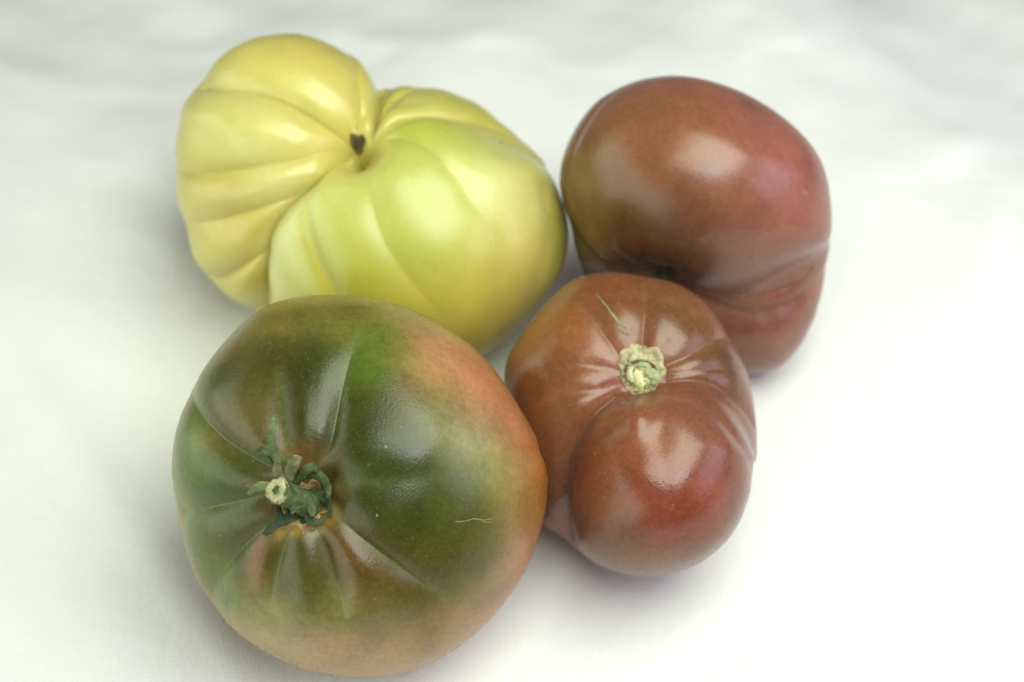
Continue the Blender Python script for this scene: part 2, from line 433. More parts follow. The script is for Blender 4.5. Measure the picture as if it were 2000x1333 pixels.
FRUIT['dark'] = {
  'puff': 0.3,
  'seed': 8,
  'blend': 20,
  'lobes': [[(-5,74,34),(268,225,240),0],[(20,-118,-58),(230,198,152),0]],
  'bumps': [
    ([-0.0579,-0.1924,0.9796],4,0.15),
    ([0.4461,-0.3061,0.841],2.5,0.02),
    ([0.463,-0.8314,0.3073],6,0.09),
    ([-0.343,0.4092,0.8455],4,0.4),
    ([-0.348,-0.5702,0.7442],-40,0.22),
  ],
  'reach': 280,
  'girth': [1.0402,1.0048,0.9762,0.9552,0.9383,0.925,0.9095,0.8949,0.8815,0.8712,0.8634,0.8609,0.861,0.8659,0.8726,0.881,0.8894,0.9015,0.915,0.9285,0.942,0.9514,0.9605,0.9675,0.9732,0.9787,0.9834,0.9788,0.9745,0.9695,0.9674,0.9666,0.9645,0.9633,0.9557,0.9508,0.9515,0.9683,1.0025,1.0416,1.0826,1.0613,1.0292,1.0042,0.9834,0.9691,0.9573,0.952,0.9475,0.9442,0.9418,0.9452,0.9486,0.9541,0.9623,0.9746,0.9915,1.0063,1.0245,1.0406,1.0506,1.0401,1.027,1.0112,1.003,0.9949,1.0001,1.0147,1.0394,1.0753,1.1046,1.0807],
  'scale': 0.00014352,
  'centre': [0.05167,0.03806,0.04141],
  'face': [[0.9942,-0.0076,-0.1071],[-0.0661,0.743,-0.666],[0.0846,0.6693,0.7382]],
  'creases': [
    ([[-0.9706,0.0111,0.2405,6],[-0.8463,-0.2095,0.4898,10],[-0.717,-0.3267,0.6157,10],[-0.6036,-0.4615,0.6502,10],[-0.4306,-0.6593,0.6163,8]],0.06,0.3),
    ([[-0.7503,0.1122,0.6515,0],[-0.6993,-0.1067,0.7068,5],[-0.5989,-0.2963,0.744,8],[-0.5441,-0.4924,0.6794,8],[-0.4528,-0.6496,0.6107,6]],0.06,0.5),
    ([[-0.444,-0.1453,0.8842,2],[-0.425,-0.3171,0.8479,6],[-0.4548,-0.6241,0.6354,8]],0.05,0.4),
    ([[0.0767,-0.1921,0.9784,2],[-0.0844,-0.3593,0.9294,6],[-0.3601,-0.6596,0.6597,8]],0.05,0.5),
    ([[-0.3215,-0.7135,0.6226,8],[-0.1089,-0.7207,0.6846,10],[0.0958,-0.7863,0.6104,9],[0.3818,-0.7735,0.5059,9],[0.6567,-0.6683,0.3494,8],[0.8308,-0.5256,0.183,5],[0.9385,-0.345,-0.0163,3]],0.05,0.5),
    ([[-0.2868,-0.7464,0.6006,10],[-0.0542,-0.8169,0.5742,13],[0.1854,-0.8565,0.4817,12],[0.4021,-0.8276,0.3918,13],[0.5932,-0.7516,0.2883,12],[0.7254,-0.6626,0.1864,10],[0.8488,-0.5267,0.0455,7],[0.926,-0.3294,-0.1842,4]],0.06,0.5),
    ([[-0.5315,0.7718,0.3492,2],[-0.6452,0.6524,0.3977,4],[-0.7696,0.4921,0.4068,5],[-0.8583,0.295,0.4199,5],[-0.9603,0.0829,0.2664,3]],0.04,0.5),
    ([[0.2856,0.9244,0.253,3],[0.3881,0.7401,0.5493,3],[0.4115,0.4789,0.7755,0]],0.15,0.8),
  ],
  'tints': [
    [-56.4,235.9,179.8,0.314,0.0887,0.0369,60],
    [37.5,215.8,188.5,0.3325,0.0802,0.0319,55],
    [-149.7,179.6,201.6,0.2705,0.0887,0.0273,50],
    [-197.7,105.4,191.9,0.2384,0.0887,0.016,36],
    [-219.2,39.9,161.1,0.1946,0.0844,0.006,36],
    [-101.2,92.9,260.7,0.2623,0.0648,0.0194,50],
    [-9.1,156.3,257.1,0.3231,0.0887,0.0296,50],
    [111.6,157.8,208.1,0.3813,0.107,0.0648,50],
    [167.6,120.2,188.7,0.4125,0.1022,0.0685,44],  # right side pinker: faint reflection painted into the skin colour
    [186.0,45.2,193.6,0.3916,0.0931,0.0545,44],
    [128.5,63.5,240.4,0.3712,0.0887,0.0482,44],
    [216.8,-11.1,152.9,0.3419,0.0762,0.0395,36],
    [36.4,81.9,273.4,0.2623,0.0685,0.0273,44],
    [-169.8,1.2,202.2,0.117,0.0545,0.0024,36],
    [-129.7,28.9,242.1,0.1559,0.0482,0.006,40],
    [-73.8,0.4,253.4,0.0931,0.0296,0.0044,44],
    [-113.6,-46.6,211.8,0.0545,0.0232,0.0024,36],
    [-56.0,-55.8,223.1,0.0395,0.013,0.0024,40],
    [-9.2,9.3,265.3,0.162,0.0482,0.016,40],
    [18.7,-65.9,221.1,0.1022,0.0343,0.0103,40],
    [73.6,-9.8,244.9,0.2542,0.0723,0.0319,44],
    [93.4,-66.3,198.0,0.2705,0.0762,0.0423,36],
    [149.8,-48.1,183.6,0.3231,0.0762,0.0369,44],
    [193.1,-78.8,81.8,0.305,0.0612,0.0319,30],
    [-9.6,-104.9,170.3,0.0545,0.0252,0.008,26],
    [57.0,-114.9,153.6,0.15,0.0612,0.0252,26],
    [125.6,-117.1,98.9,0.2542,0.0685,0.0319,30],
    [180.6,-132.1,52.2,0.2159,0.0578,0.0176,20],
    [220.3,-112.2,20.8,0.2232,0.1274,0.0319,12],
    [111.9,-169.3,80.8,0.162,0.0887,0.0369,18],
    [62.1,-176.7,87.1,0.0887,0.0343,0.0116,18],
    [-71.6,-107.1,107.6,0.0482,0.0482,0.007,18],
    [-108.9,-88.6,147.0,0.0452,0.0343,0.0091,20],
    [-219.9,-48.4,108.0,0.0762,0.0452,0.0091,24],
    [-206.0,-87.0,80.8,0.0452,0.0296,0.006,24],
    [88.7,-218.4,69.2,0.162,0.0395,0.0144,30],
    [139.3,-210.6,58.9,0.2384,0.0545,0.0252,28],
    [199.0,-191.4,22.4,0.3419,0.1022,0.0578,28],
    [118.7,-268.7,28.7,0.2874,0.0931,0.0452,30],
    [178.8,-250.5,6.6,0.314,0.1274,0.0685,26],
    [242.8,-133.6,-20.0,0.3515,0.117,0.0648,20],
    [0.0,0.0,-201.2,0.305,0.0802,0.0382,200],
    [-196.0,49.0,-127.0,0.2232,0.0908,0.0212,160],
    [202.0,0.0,-122.1,0.3515,0.0908,0.0529,160],
    [0.0,-280.6,-129.6,0.2831,0.0908,0.0452,150],
    [0.0,231.4,-112.4,0.305,0.0844,0.0382,150],
  ],
}
FRUIT['small'] = {
  'puff': 0.5,
  'seed': 11,
  'blend': 6,
  'lobes': [[(-5,30,0),(250,275,205),0],[(45,-92,100),(178,205,195),0]],
  'bumps': [
    ([0.0111,0.0789,0.9968],25,0.14),
    ([-0.1418,0.1614,0.9766],-3,0.06),
    ([0.1719,-0.487,0.8563],6,0.3),
    ([-0.0571,0.7716,0.6335],-3,0.05),
    ([0.2567,0.7201,0.6446],-2,0.04),
    ([0.0431,0.4371,0.8984],-46,0.46),
    ([0.0432,0.4163,0.9082],-10,0.18),
  ],
  'reach': 260,
  'girth': [0.9718,0.9584,0.9484,0.9396,0.9343,0.9318,0.9262,0.921,0.9179,0.919,0.9273,0.9342,0.9459,0.9549,0.9588,0.9583,0.9545,0.9539,0.9625,0.9806,0.9972,1.0123,1.0264,1.0294,1.0262,1.0196,1.0172,1.0152,1.0203,1.0295,1.0401,1.0421,1.0313,1.0148,1.0045,0.9905,0.9814,0.9768,0.9784,0.9823,0.9876,0.9994,1.0131,1.0337,1.0594,1.0842,1.087,1.0737,1.073,1.0989,1.0788,1.0539,1.0245,1.001,0.9819,0.966,0.9531,0.9466,0.9447,0.9461,0.9486,0.9537,0.962,0.9663,0.9712,0.977,0.9876,0.9947,1.0083,1.0238,1.0031,0.987],
  'scale': 0.00013502,
  'centre': [0.03241,-0.02351,0.02923],
  'face': [[0.9974,0.0035,-0.0717],[-0.0442,0.8171,-0.5748],[0.0566,0.5765,0.8151]],
  'creases': [
    ([[0.0621,0.6456,0.7612,9],[0.0688,0.7535,0.6538,12],[0.0755,0.8347,0.5455,10],[0.0806,0.9163,0.3923,6],[0.0833,0.9802,0.1795,3]],0.07,0.3),
    ([[-0.1304,0.6159,0.7769,7],[-0.2391,0.7186,0.653,11],[-0.3182,0.7914,0.5219,10],[-0.4252,0.8333,0.3533,6],[-0.5244,0.8499,0.0517,2]],0.07,0.35),
    ([[-0.1761,0.5285,0.8305,6],[-0.3532,0.5164,0.7801,8],[-0.4978,0.4844,0.7194,6],[-0.6942,0.3915,0.604,2]],0.06,0.5),
    ([[-0.1948,0.4203,0.8862,6],[-0.3548,0.3302,0.8747,8],[-0.5553,0.2632,0.7889,6],[-0.7402,0.1622,0.6526,2]],0.06,0.5),
    ([[-0.1593,0.3614,0.9187,10],[-0.2511,0.2759,0.9278,22],[-0.4077,0.11,0.9065,26],[-0.5302,-0.1047,0.8414,27],[-0.5857,-0.3635,0.7244,24],[-0.5388,-0.5724,0.6181,20],[-0.5012,-0.8387,0.2129,12]],0.085,0.2),
    ([[0.1832,0.2538,0.9498,5],[0.3847,0.2106,0.8987,10],[0.6265,0.032,0.7788,11],[0.7245,-0.1497,0.6728,9],[0.8261,-0.3153,0.467,6]],0.075,0.6),
    ([[0.319,0.4251,0.8471,8],[0.6308,0.3891,0.6713,11],[0.8597,0.218,0.4619,10],[0.9752,0.0243,0.2199,6]],0.055,0.3),
    ([[0.2861,0.564,0.7747,9],[0.4769,0.6094,0.6334,10],[0.6754,0.6861,0.2702,8],[0.7354,0.6757,0.0512,4]],0.065,0.35),
    ([[0.3139,0.492,0.812,6],[0.5005,0.4799,0.7206,5],[0.7235,0.4713,0.5044,4],[0.9086,0.3962,0.132,2]],0.045,0.5),
    ([[0.1204,0.1139,0.9862,4],[0.1515,-0.0655,0.9863,10],[0.1673,-0.2382,0.9567,6],[0.1809,-0.4244,0.8872,3],[0.1859,-0.5347,0.8244,0]],0.11,0.5),
  ],
  'tints': [
    [-38.8,252.7,107.9,0.2705,0.0545,0.0116,36],
    [-108.6,246.5,98.8,0.305,0.0931,0.0176,30],
    [-48.4,213.2,137.3,0.1384,0.0545,0.0232,28],
    [-78.3,264.1,90.7,0.2623,0.0513,0.0103,24],
    [58.6,254.6,85.0,0.2705,0.0844,0.0176,34],
    [97.0,223.5,101.2,0.2159,0.0887,0.0252,30],
    [67.5,212.7,123.6,0.1559,0.0648,0.0212,26],
    [19.8,228.1,121.6,0.2623,0.0762,0.0273,16],
    [-156.2,204.6,100.4,0.3712,0.107,0.016,34],
    [-194.4,145.3,107.3,0.3916,0.117,0.0194,32],
    [-225.4,126.9,82.6,0.3515,0.1022,0.013,22],
    [-134.7,163.4,139.8,0.402,0.107,0.0252,32],
    [-106.8,126.0,161.2,0.3515,0.1022,0.0369,24],
    [-67.5,144.8,160.0,0.3813,0.1022,0.0423,20],
    [-154.1,86.2,157.1,0.3515,0.0887,0.0194,30],
    [-192.8,47.6,134.6,0.305,0.0802,0.0194,30],
    [-115.8,28.6,177.5,0.2384,0.0648,0.0176,28],
    [-153.7,-19.8,157.9,0.2016,0.0612,0.0212,28],
    [-164.4,-87.7,132.6,0.1559,0.0545,0.0232,28],
    [-157.3,-158.1,108.1,0.162,0.0685,0.0395,26],
    [-48.5,126.2,161.7,0.4342,0.1022,0.0482,14],
    [-49.2,78.7,168.1,0.4125,0.0887,0.0482,14],
    [-19.3,154.4,155.5,0.3712,0.0887,0.0452,13],
    [47.9,144.1,153.5,0.305,0.0545,0.0194,14],
    [77.8,107.5,159.0,0.2232,0.0545,0.0176,16],
    [87.7,136.9,151.5,0.2232,0.0931,0.0343,18],
    [146.9,186.9,86.8,0.2384,0.0887,0.0252,24],
    [155.2,136.5,114.4,0.162,0.0723,0.0232,22],
    [195.9,148.1,20.0,0.2159,0.0931,0.0369,20],
    [186.1,108.4,95.0,0.1384,0.0685,0.0252,20],
    [135.7,107.3,143.4,0.0725,0.0316,0.0104,18],
    [194.3,68.7,101.2,0.1559,0.0844,0.0423,18],
    [153.4,58.1,148.7,0.2086,0.0685,0.0319,20],
    [95.5,67.3,177.7,0.2307,0.0545,0.0232,18],
    [201.4,0.5,111.4,0.2623,0.0844,0.0482,18],
    [38.3,67.2,164.5,0.2462,0.0545,0.0212,16],
    [-0.0,52.6,174.2,0.2159,0.0482,0.016,14],
    [9.5,0.0,269.9,0.305,0.0723,0.0273,30],
    [-56.4,-0.1,220.7,0.305,0.0685,0.0212,26],
    [83.7,0.3,256.0,0.2874,0.0762,0.0343,30],
    [-84.2,-56.4,227.2,0.2705,0.0545,0.016,28],
    [-113.8,-123.7,198.5,0.2159,0.0513,0.0176,26],
    [-18.4,-64.6,276.7,0.305,0.0578,0.0176,34],
    [148.5,-27.3,242.7,0.2874,0.0762,0.0369,28],
    [186.3,-92.5,217.2,0.2789,0.0545,0.0252,28],
    [55.1,-119.3,296.1,0.3325,0.0452,0.0212,36],
    [128.0,-118.6,271.3,0.2789,0.0423,0.0144,34],
    [-36.7,-137.7,270.6,0.2232,0.0395,0.0103,34],
    [54.8,-191.8,270.2,0.314,0.0395,0.0144,34],
    [148.0,-184.8,224.8,0.2623,0.0452,0.0212,30],
    [-74.4,-195.9,224.3,0.2016,0.0648,0.0252,30],
    [-0.0,-211.7,251.6,0.2307,0.0648,0.0273,30],
    [-37.5,-254.2,186.5,0.2232,0.0931,0.0423,26],
    [56.3,-262.7,186.3,0.2623,0.107,0.0545,26],
    [141.7,-236.1,155.6,0.2789,0.0931,0.0545,26],
    [213.5,-47.7,157.7,0.2705,0.0931,0.0648,18],
    [0.0,0.0,-204.1,0.305,0.0612,0.0262,200],
    [-203.5,50.9,-125.6,0.3515,0.0908,0.0212,160],
    [189.2,0.0,-121.4,0.2623,0.0704,0.0382,160],
    [0.0,-210.0,-95.1,0.2623,0.0908,0.0529,150],
    [0.0,248.8,-114.9,0.2623,0.0612,0.0168,150],
  ],
}

SEPALS = [  # points above the green fruit, half widths, look
  ([[-118.4, 24.6, 254.7], [-136.7, 43.7, 279.6], [-149.7, 62.4, 295.8], [-155.6, 84.2, 305.8], [-151.2, 104.7, 310.1], [-149.2, 123.5, 309.5]], [9, 12, 12, 9, 8, 6], 'green_pale'),
  ([[-141.6, 34.6, 271.1], [-154.2, 45.9, 282.6], [-168.4, 51.9, 289.1], [-178.6, 60.6, 291.2], [-172.0, 69.1, 299.5], [-159.2, 67.7, 306.5], [-156.9, 57.5, 303.9]], [6, 8, 8, 7, 6, 6, 4], 'green'),
  ([[-136.3, 10.4, 266.5], [-143.2, 25.1, 284.8], [-144.3, 37.2, 296.7], [-140.3, 45.3, 303.8]], [9, 10, 10, 8], 'beige'),
  ([[-126.4, 12.2, 265.3], [-119.3, 31.0, 291.6], [-112.4, 45.9, 310.5], [-108.2, 54.0, 318.5]], [12, 13, 13, 12], 'beige'),
  ([[-116.6, -1.0, 245.9], [-104.9, 17.6, 275.3], [-93.1, 29.8, 294.8], [-81.9, 34.0, 297.2], [-72.1, 27.1, 285.5]], [8, 12, 12, 10, 5], 'green'),
  ([[-101.8, 15.8, 255.5], [-83.4, 22.3, 274.1], [-65.7, 14.6, 277.8], [-56.4, -4.3, 259.7], [-55.6, -25.8, 250.0]], [8, 12, 13, 11, 5], 'green'),
  ([[-136.7, -10.3, 262.8], [-156.3, -1.7, 276.4], [-172.1, 1.3, 280.1], [-185.2, -4.4, 275.6], [-195.1, -14.2, 268.4]], [10, 11, 11, 9, 5], 'green_pale'),
  ([[-183.5, -4.4, 272.0], [-192.2, 0.5, 272.3], [-199.7, 2.5, 268.2], [-205.3, 4.4, 264.3]], [4, 3, 3, 2], 'brown'),
  ([[-105.6, -49.3, 244.0], [-125.0, -56.0, 260.9], [-143.6, -63.0, 268.7], [-158.1, -76.0, 265.9], [-167.9, -86.0, 257.6]], [9, 11, 11, 10, 6], 'green_dark'),
  ([[-92.9, -22.5, 266.1], [-103.6, -28.8, 285.5], [-113.0, -38.1, 296.0], [-118.3, -48.6, 296.4]], [6, 10, 10, 4], 'green'),
  ([[-94.6, -10.4, 270.8], [-88.9, -27.2, 274.2], [-82.8, -41.2, 277.0], [-81.5, -53.7, 276.9]], [6, 10, 11, 5], 'green'),
  ([[-82.2, -16.2, 245.6], [-63.7, -20.0, 246.7], [-52.1, -35.5, 262.1], [-49.9, -55.1, 263.5]], [8, 11, 11, 6], 'green_dark'),
  ([[-93.8, -46.2, 250.8], [-85.1, -60.7, 264.7], [-74.2, -64.3, 263.7], [-60.8, -58.5, 258.5]], [8, 10, 9, 5], 'green_dark'),
  ([[-144.5, -36.9, 252.1], [-141.2, -49.6, 257.1], [-131.4, -58.0, 257.8]], [8, 9, 6], 'green_dark'),
]
STALK = [[-83.3, -37.3, 217.2], [-97.4, -29.2, 246.2], [-113.2, -19.6, 278.3], [-132.0, -11.2, 306.0], [-144.3, -5.5, 321.1]]
GREEN_SCAR = [-0.3758, -0.1313, 0.9174]
SMALL_SCAR = [0.0644, 0.5378, 0.8406]
YELLOW_SCAR = [-0.1224, 0.5637, 0.8168]
DARK_SCAR = [-0.4169, -0.6845, 0.598]
SCARS = [
  ('green', [[0.5358, -0.2037, 0.8194], [0.5898, -0.2028, 0.7817], [0.6426, -0.1879, 0.7428], [0.6943, -0.1925, 0.6935], [0.7523, -0.1801, 0.6337]], 1.3),
  ('green', [[0.7731, 0.3184, 0.5486], [0.7871, 0.3353, 0.5178], [0.7982, 0.3522, 0.4887]], 1.8),
  ('green', [[0.1527, 0.2362, 0.9596], [0.1704, 0.2259, 0.9591]], 3.2),
  ('green', [[0.109, -0.1725, 0.979], [0.1184, -0.1847, 0.9756]], 2.4),
  ('green', [[0.687, -0.1983, 0.6991], [0.72, -0.2058, 0.6627], [0.7572, -0.2019, 0.6212]], 1.0),
  ('small', [[-0.2591, 0.8818, 0.3941], [-0.2279, 0.8618, 0.4531], [-0.1912, 0.8399, 0.508], [-0.1675, 0.8148, 0.555]], 2.0),
  ('small', [[-0.1857, 0.8324, 0.5222], [-0.1534, 0.813, 0.5617], [-0.1197, 0.789, 0.6027], [-0.0953, 0.7638, 0.6384]], 3.6),
  ('small', [[-0.1344, 0.7908, 0.5972], [-0.0966, 0.7897, 0.6059], [-0.0664, 0.7794, 0.623]], 3.2),
  ('small', [[-0.1303, 0.7655, 0.6302], [-0.0919, 0.7547, 0.6495], [-0.0512, 0.7534, 0.6555]], 3.0),
  ('small', [[-0.1324, 0.1846, 0.9739], [-0.0827, 0.1926, 0.9778], [-0.0425, 0.1709, 0.9844]], 2.2),
  ('small', [[-0.5096, 0.379, 0.7724], [-0.4883, 0.3913, 0.78]], 2.2),
  ('dark', [[0.7318, 0.1973, 0.6523], [0.7545, 0.1696, 0.634]], 3),
  ('dark', [[0.8831, -0.4575, 0.1038], [0.9182, -0.3907, 0.0659], [0.9343, -0.3503, 0.0659]], 4),
  ('green', [[-0.7947, -0.2739, 0.5417], [-0.788, -0.2832, 0.5466]], 2.2),
]



# ------------------------------------------------------------------ materials
def nodes_of(name):
    m = bpy.data.materials.new(name)
    m.use_nodes = True
    nt = m.node_tree
    return m, nt, nt.nodes['Principled BSDF']


def node(nt, kind, **kw):
    n = nt.nodes.new(kind)
    for k, v in kw.items():
        if k.startswith('in_'):
            n.inputs[int(k[3:])].default_value = v
        else:
            setattr(n, k, v)
    return n


def mix(nt, fac, a, b, mode='MIX'):
    n = nt.nodes.new('ShaderNodeMix')
    n.data_type = 'RGBA'
    n.blend_type = mode
    for sock, v in ((n.inputs[0], fac), (n.inputs[6], a), (n.inputs[7], b)):
        if hasattr(v, 'type') or hasattr(v, 'is_output'):
            nt.links.new(v, sock)
        else:
            sock.default_value = v
    return n.outputs[2]


def ramp(nt, src, stops):
    n = nt.nodes.new('ShaderNodeValToRGB')
    el = n.color_ramp.elements
    while len(el) < len(stops):
        el.new(0.5)
    for e, (p, c) in zip(el, stops):
        e.position = p
        e.color = (c, c, c, 1) if isinstance(c, (int, float)) else (*c, 1)
    nt.links.new(src, n.inputs[0])
    return n.outputs[0]


def noise(nt, co, scale, detail=3.0, rough=0.55):
    n = node(nt, 'ShaderNodeTexNoise')
    nt.links.new(co, n.inputs['Vector'])
    n.inputs['Scale'].default_value = scale
    n.inputs['Detail'].default_value = detail
    n.inputs['Roughness'].default_value = rough
    return n.outputs['Fac']


def skin_material(name, rough, sss, sss_radius, speck, speck_amount, sheen=0.1, gain=(1, 1, 1), mottle=0.25, gloss=0.7):
    m, nt, b = nodes_of(name)
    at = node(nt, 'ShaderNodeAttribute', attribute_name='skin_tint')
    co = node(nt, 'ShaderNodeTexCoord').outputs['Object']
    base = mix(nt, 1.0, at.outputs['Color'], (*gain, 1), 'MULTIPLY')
    n1 = noise(nt, co, 90, 4)
    base = mix(nt, mottle, base, ramp(nt, n1, [(0.3, 0.55), (0.7, 1.5)]), 'MULTIPLY')
    n2 = noise(nt, co, 700, 2)
    base = mix(nt, mottle * 0.8, base, ramp(nt, n2, [(0.3, 0.6), (0.7, 1.4)]), 'MULTIPLY')
    n3 = noise(nt, co, 2300, 1, 0.4)
    base = mix(nt, ramp(nt, n3, [(0.60, 0.0), (0.74, speck_amount)]), base, (*speck, 1))
    vo = node(nt, 'ShaderNodeTexVoronoi')
    nt.links.new(co, vo.inputs['Vector'])
    vo.inputs['Scale'].default_value = 260
    base = mix(nt, ramp(nt, vo.outputs['Distance'], [(0.05, speck_amount * 1.3), (0.12, 0.0)]), base, (*speck, 1))
    nt.links.new(base, b.inputs['Base Color'])
    b.inputs['Roughness'].default_value = rough
    nt.links.new(ramp(nt, n1, [(0.3, rough - 0.05), (0.7, rough + 0.06)]), b.inputs['Roughness'])
    b.inputs['Specular IOR Level'].default_value = gloss
    b.inputs['Subsurface Weight'].default_value = sss
    b.inputs['Subsurface Radius'].default_value = sss_radius
    b.inputs['Subsurface Scale'].default_value = 0.006
    b.inputs['Sheen Weight'].default_value = sheen
    b.inputs['Sheen Roughness'].default_value = 0.4
    bp = node(nt, 'ShaderNodeBump')
    bp.inputs['Strength'].default_value = 0.16
    bp.inputs['Distance'].default_value = 0.0003
    nt.links.new(noise(nt, co, 1500, 2), bp.inputs['Height'])
    nt.links.new(bp.outputs[0], b.inputs['Normal'])
    return m


def rough_material(name, dark, light, scale, rough=0.75, bump=0.4, sss=0.0, tint=False):
    m, nt, b = nodes_of(name)
    co = node(nt, 'ShaderNodeTexCoord').outputs['Object']
    n1 = noise(nt, co, scale, 5, 0.65)
    col = ramp(nt, n1, [(0.32, dark), (0.66, light)])
    nt.links.new(col, b.inputs['Base Color'])
    b.inputs['Roughness'].default_value = rough
    b.inputs['Subsurface Weight'].default_value = sss
    b.inputs['Subsurface Scale'].default_value = 0.002
    bp = node(nt, 'ShaderNodeBump')
    bp.inputs['Strength'].default_value = bump
    bp.inputs['Distance'].default_value = 0.0006
    nt.links.new(noise(nt, co, scale * 2.2, 4, 0.6), bp.inputs['Height'])
    nt.links.new(bp.outputs[0], b.inputs['Normal'])
    return m


def cloth_material():
    m, nt, b = nodes_of('white_cotton')
    co = node(nt, 'ShaderNodeTexCoord').outputs['Object']
    col = ramp(nt, noise(nt, co, 14, 3), [(0.3, (0.765, 0.765, 0.75)), (0.7, (0.81, 0.81, 0.795))])
    fl = noise(nt, co, 420, 2, 0.4)
    col = mix(nt, ramp(nt, fl, [(0.76, 0.0), (0.82, 0.25)]), col, (0.55, 0.56, 0.50, 1))
    nt.links.new(col, b.inputs['Base Color'])
    b.inputs['Roughness'].default_value = 0.9
    b.inputs['Specular IOR Level'].default_value = 0.15
    b.inputs['Sheen Weight'].default_value = 0.15
    hs = []
    for axis in ('X', 'Y'):
        w = node(nt, 'ShaderNodeTexWave', bands_direction=axis)
        nt.links.new(co, w.inputs['Vector'])
        w.inputs['Scale'].default_value = 420
        w.inputs['Distortion'].default_value = 1.5
        w.inputs['Detail'].default_value = 2
        hs.append(w.outputs['Fac'])
    mx = node(nt, 'ShaderNodeMath', operation='MAXIMUM')
    nt.links.new(hs[0], mx.inputs[0]); nt.links.new(hs[1], mx.inputs[1])
    ad = node(nt, 'ShaderNodeMath', operation='MULTIPLY_ADD')
    nt.links.new(noise(nt, co, 110, 5, 0.65), ad.inputs[0])
    ad.inputs[1].default_value = 9.0
    nt.links.new(mx.outputs[0], ad.inputs[2])
    bp = node(nt, 'ShaderNodeBump')
    bp.inputs['Strength'].default_value = 0.35
    bp.inputs['Distance'].default_value = 0.0003
    nt.links.new(ad.outputs[0], bp.inputs['Height'])
    nt.links.new(bp.outputs[0], b.inputs['Normal'])
    return m


# ------------------------------------------------------------------ mesh helpers
def mesh_object(name, verts, faces, material, parent=None, loc=None):
    me = bpy.data.meshes.new(name)
    verts = np.asarray(verts, np.float32)
    if isinstance(faces, np.ndarray):
        k = faces.shape[1]
        me.vertices.add(len(verts))
        me.vertices.foreach_set('co', verts.ravel())
        me.loops.add(faces.size)
        me.loops.foreach_set('vertex_index', faces.astype(np.int32).ravel())
        me.polygons.add(len(faces))
        me.polygons.foreach_set('loop_start', np.arange(0, faces.size, k, dtype=np.int32))
        me.update(calc_edges=True)
        me.validate()
    else:
        me.from_pydata([tuple(map(float, v)) for v in verts], [], faces)
    me.polygons.foreach_set('use_smooth', np.ones(len(me.polygons), bool))
    me.materials.append(material)
    o = bpy.data.objects.new(name, me)
    C.objects.link(o)
    if parent:
        o.parent = parent
    if loc is not None:
        o.location = loc
    return o


def thing(name, label, cat, loc, group=None):
    o = bpy.data.objects.new(name, None)
    o.empty_display_size = 0.02
    C.objects.link(o)
    o.location = loc
    o['label'] = label
    o['category'] = cat
    if group:
        o['group'] = group
    return o


def tint(P, S):
    t = np.array(S['tints'])
    out = np.zeros((len(P), 3))
    for i in range(0, len(P), 20000):
        d2 = ((P[i:i + 20000, None, :] - t[None, :, :3]) ** 2).sum(2)
        s2 = (t[:, 6] * 1.22) ** 2
        w = np.exp(-d2 / (2 * s2)) + 2e-5 / (1 + d2 / s2) ** 2
        out[i:i + 20000] = (w @ t[:, 3:6]) / w.sum(1, keepdims=True)
    return out


class Fruit:
    """One tomato: its frame in the world and its skin."""

    def __init__(self, key, label, material):
        self.S = S = FRUIT[key]
        self.M = np.array(S['face'])
        self.c = np.array(S['centre'])
        self.k = S['scale']
        D, F = cube_sphere(DETAIL)
        L = skin(D, S)
        W = self.world(L)
        low = W[W[:, 2].argmin()].copy()
        low[2] = 0.0
        self.base = low
        self.thing = thing('tomato', label, 'tomato', low, 'heirloom tomatoes on the white cloth')
        o = self.body = mesh_object('fruit_body', W - low, F, material, self.thing)
        L0 = skin(D, S, creased=False)
        drift = np.stack([wobble(D, 50 + i, 7.0) for i in range(3)], 1) * 7 + np.stack([wobble(D, 60 + i, 18.0) for i in range(3)], 1) * 3.5
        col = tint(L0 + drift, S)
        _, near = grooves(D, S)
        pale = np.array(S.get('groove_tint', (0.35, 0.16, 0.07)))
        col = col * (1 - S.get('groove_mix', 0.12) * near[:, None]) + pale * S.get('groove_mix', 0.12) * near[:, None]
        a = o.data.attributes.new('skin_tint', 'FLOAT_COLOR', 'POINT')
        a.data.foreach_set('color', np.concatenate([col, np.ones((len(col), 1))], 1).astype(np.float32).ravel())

    def world(self, L):
        return self.c + (np.asarray(L) * self.k) @ self.M.T

    def local(self, L):
        """from the fruit's frame to coordinates under its Empty"""
        return self.world(L) - self.base

    def part(self, name, L, faces, material, parent=None):
        return mesh_object(name, self.local(L), faces, material, parent or self.thing)


DETAIL = 200


def around(d):
    d = unit(np.array(d, float))
    x = unit(np.cross((0.1, 1.0, 0.2), d))
    return d, x, np.cross(d, x)


def patch(fr, d, ang_of, lift_of, rings=18, segs=72):
    """A cap that follows the skin round direction d; lift_of(t, a) is its height above the skin."""
    d, x, y = around(d)
    a = np.arange(segs) / segs * 2 * np.pi
    Ds, lifts = [], []
    for i in range(rings + 1):
        t = i / rings
        for q in a:
            r = ang_of(q) * t
            Ds.append(d * math.cos(r) + (x * math.cos(q) + y * math.sin(q)) * math.sin(r))
            lifts.append(lift_of(t, q))
    Ds = np.array(Ds)
    L = skin(Ds, fr.S)
    P = L + unit(L) * np.array(lifts)[:, None]
    f = []
    for i in range(rings):
        for j in range(segs):
            k = (j + 1) % segs
            f.append((i * segs + j, (i + 1) * segs + j, (i + 1) * segs + k, i * segs + k))
    return P, f


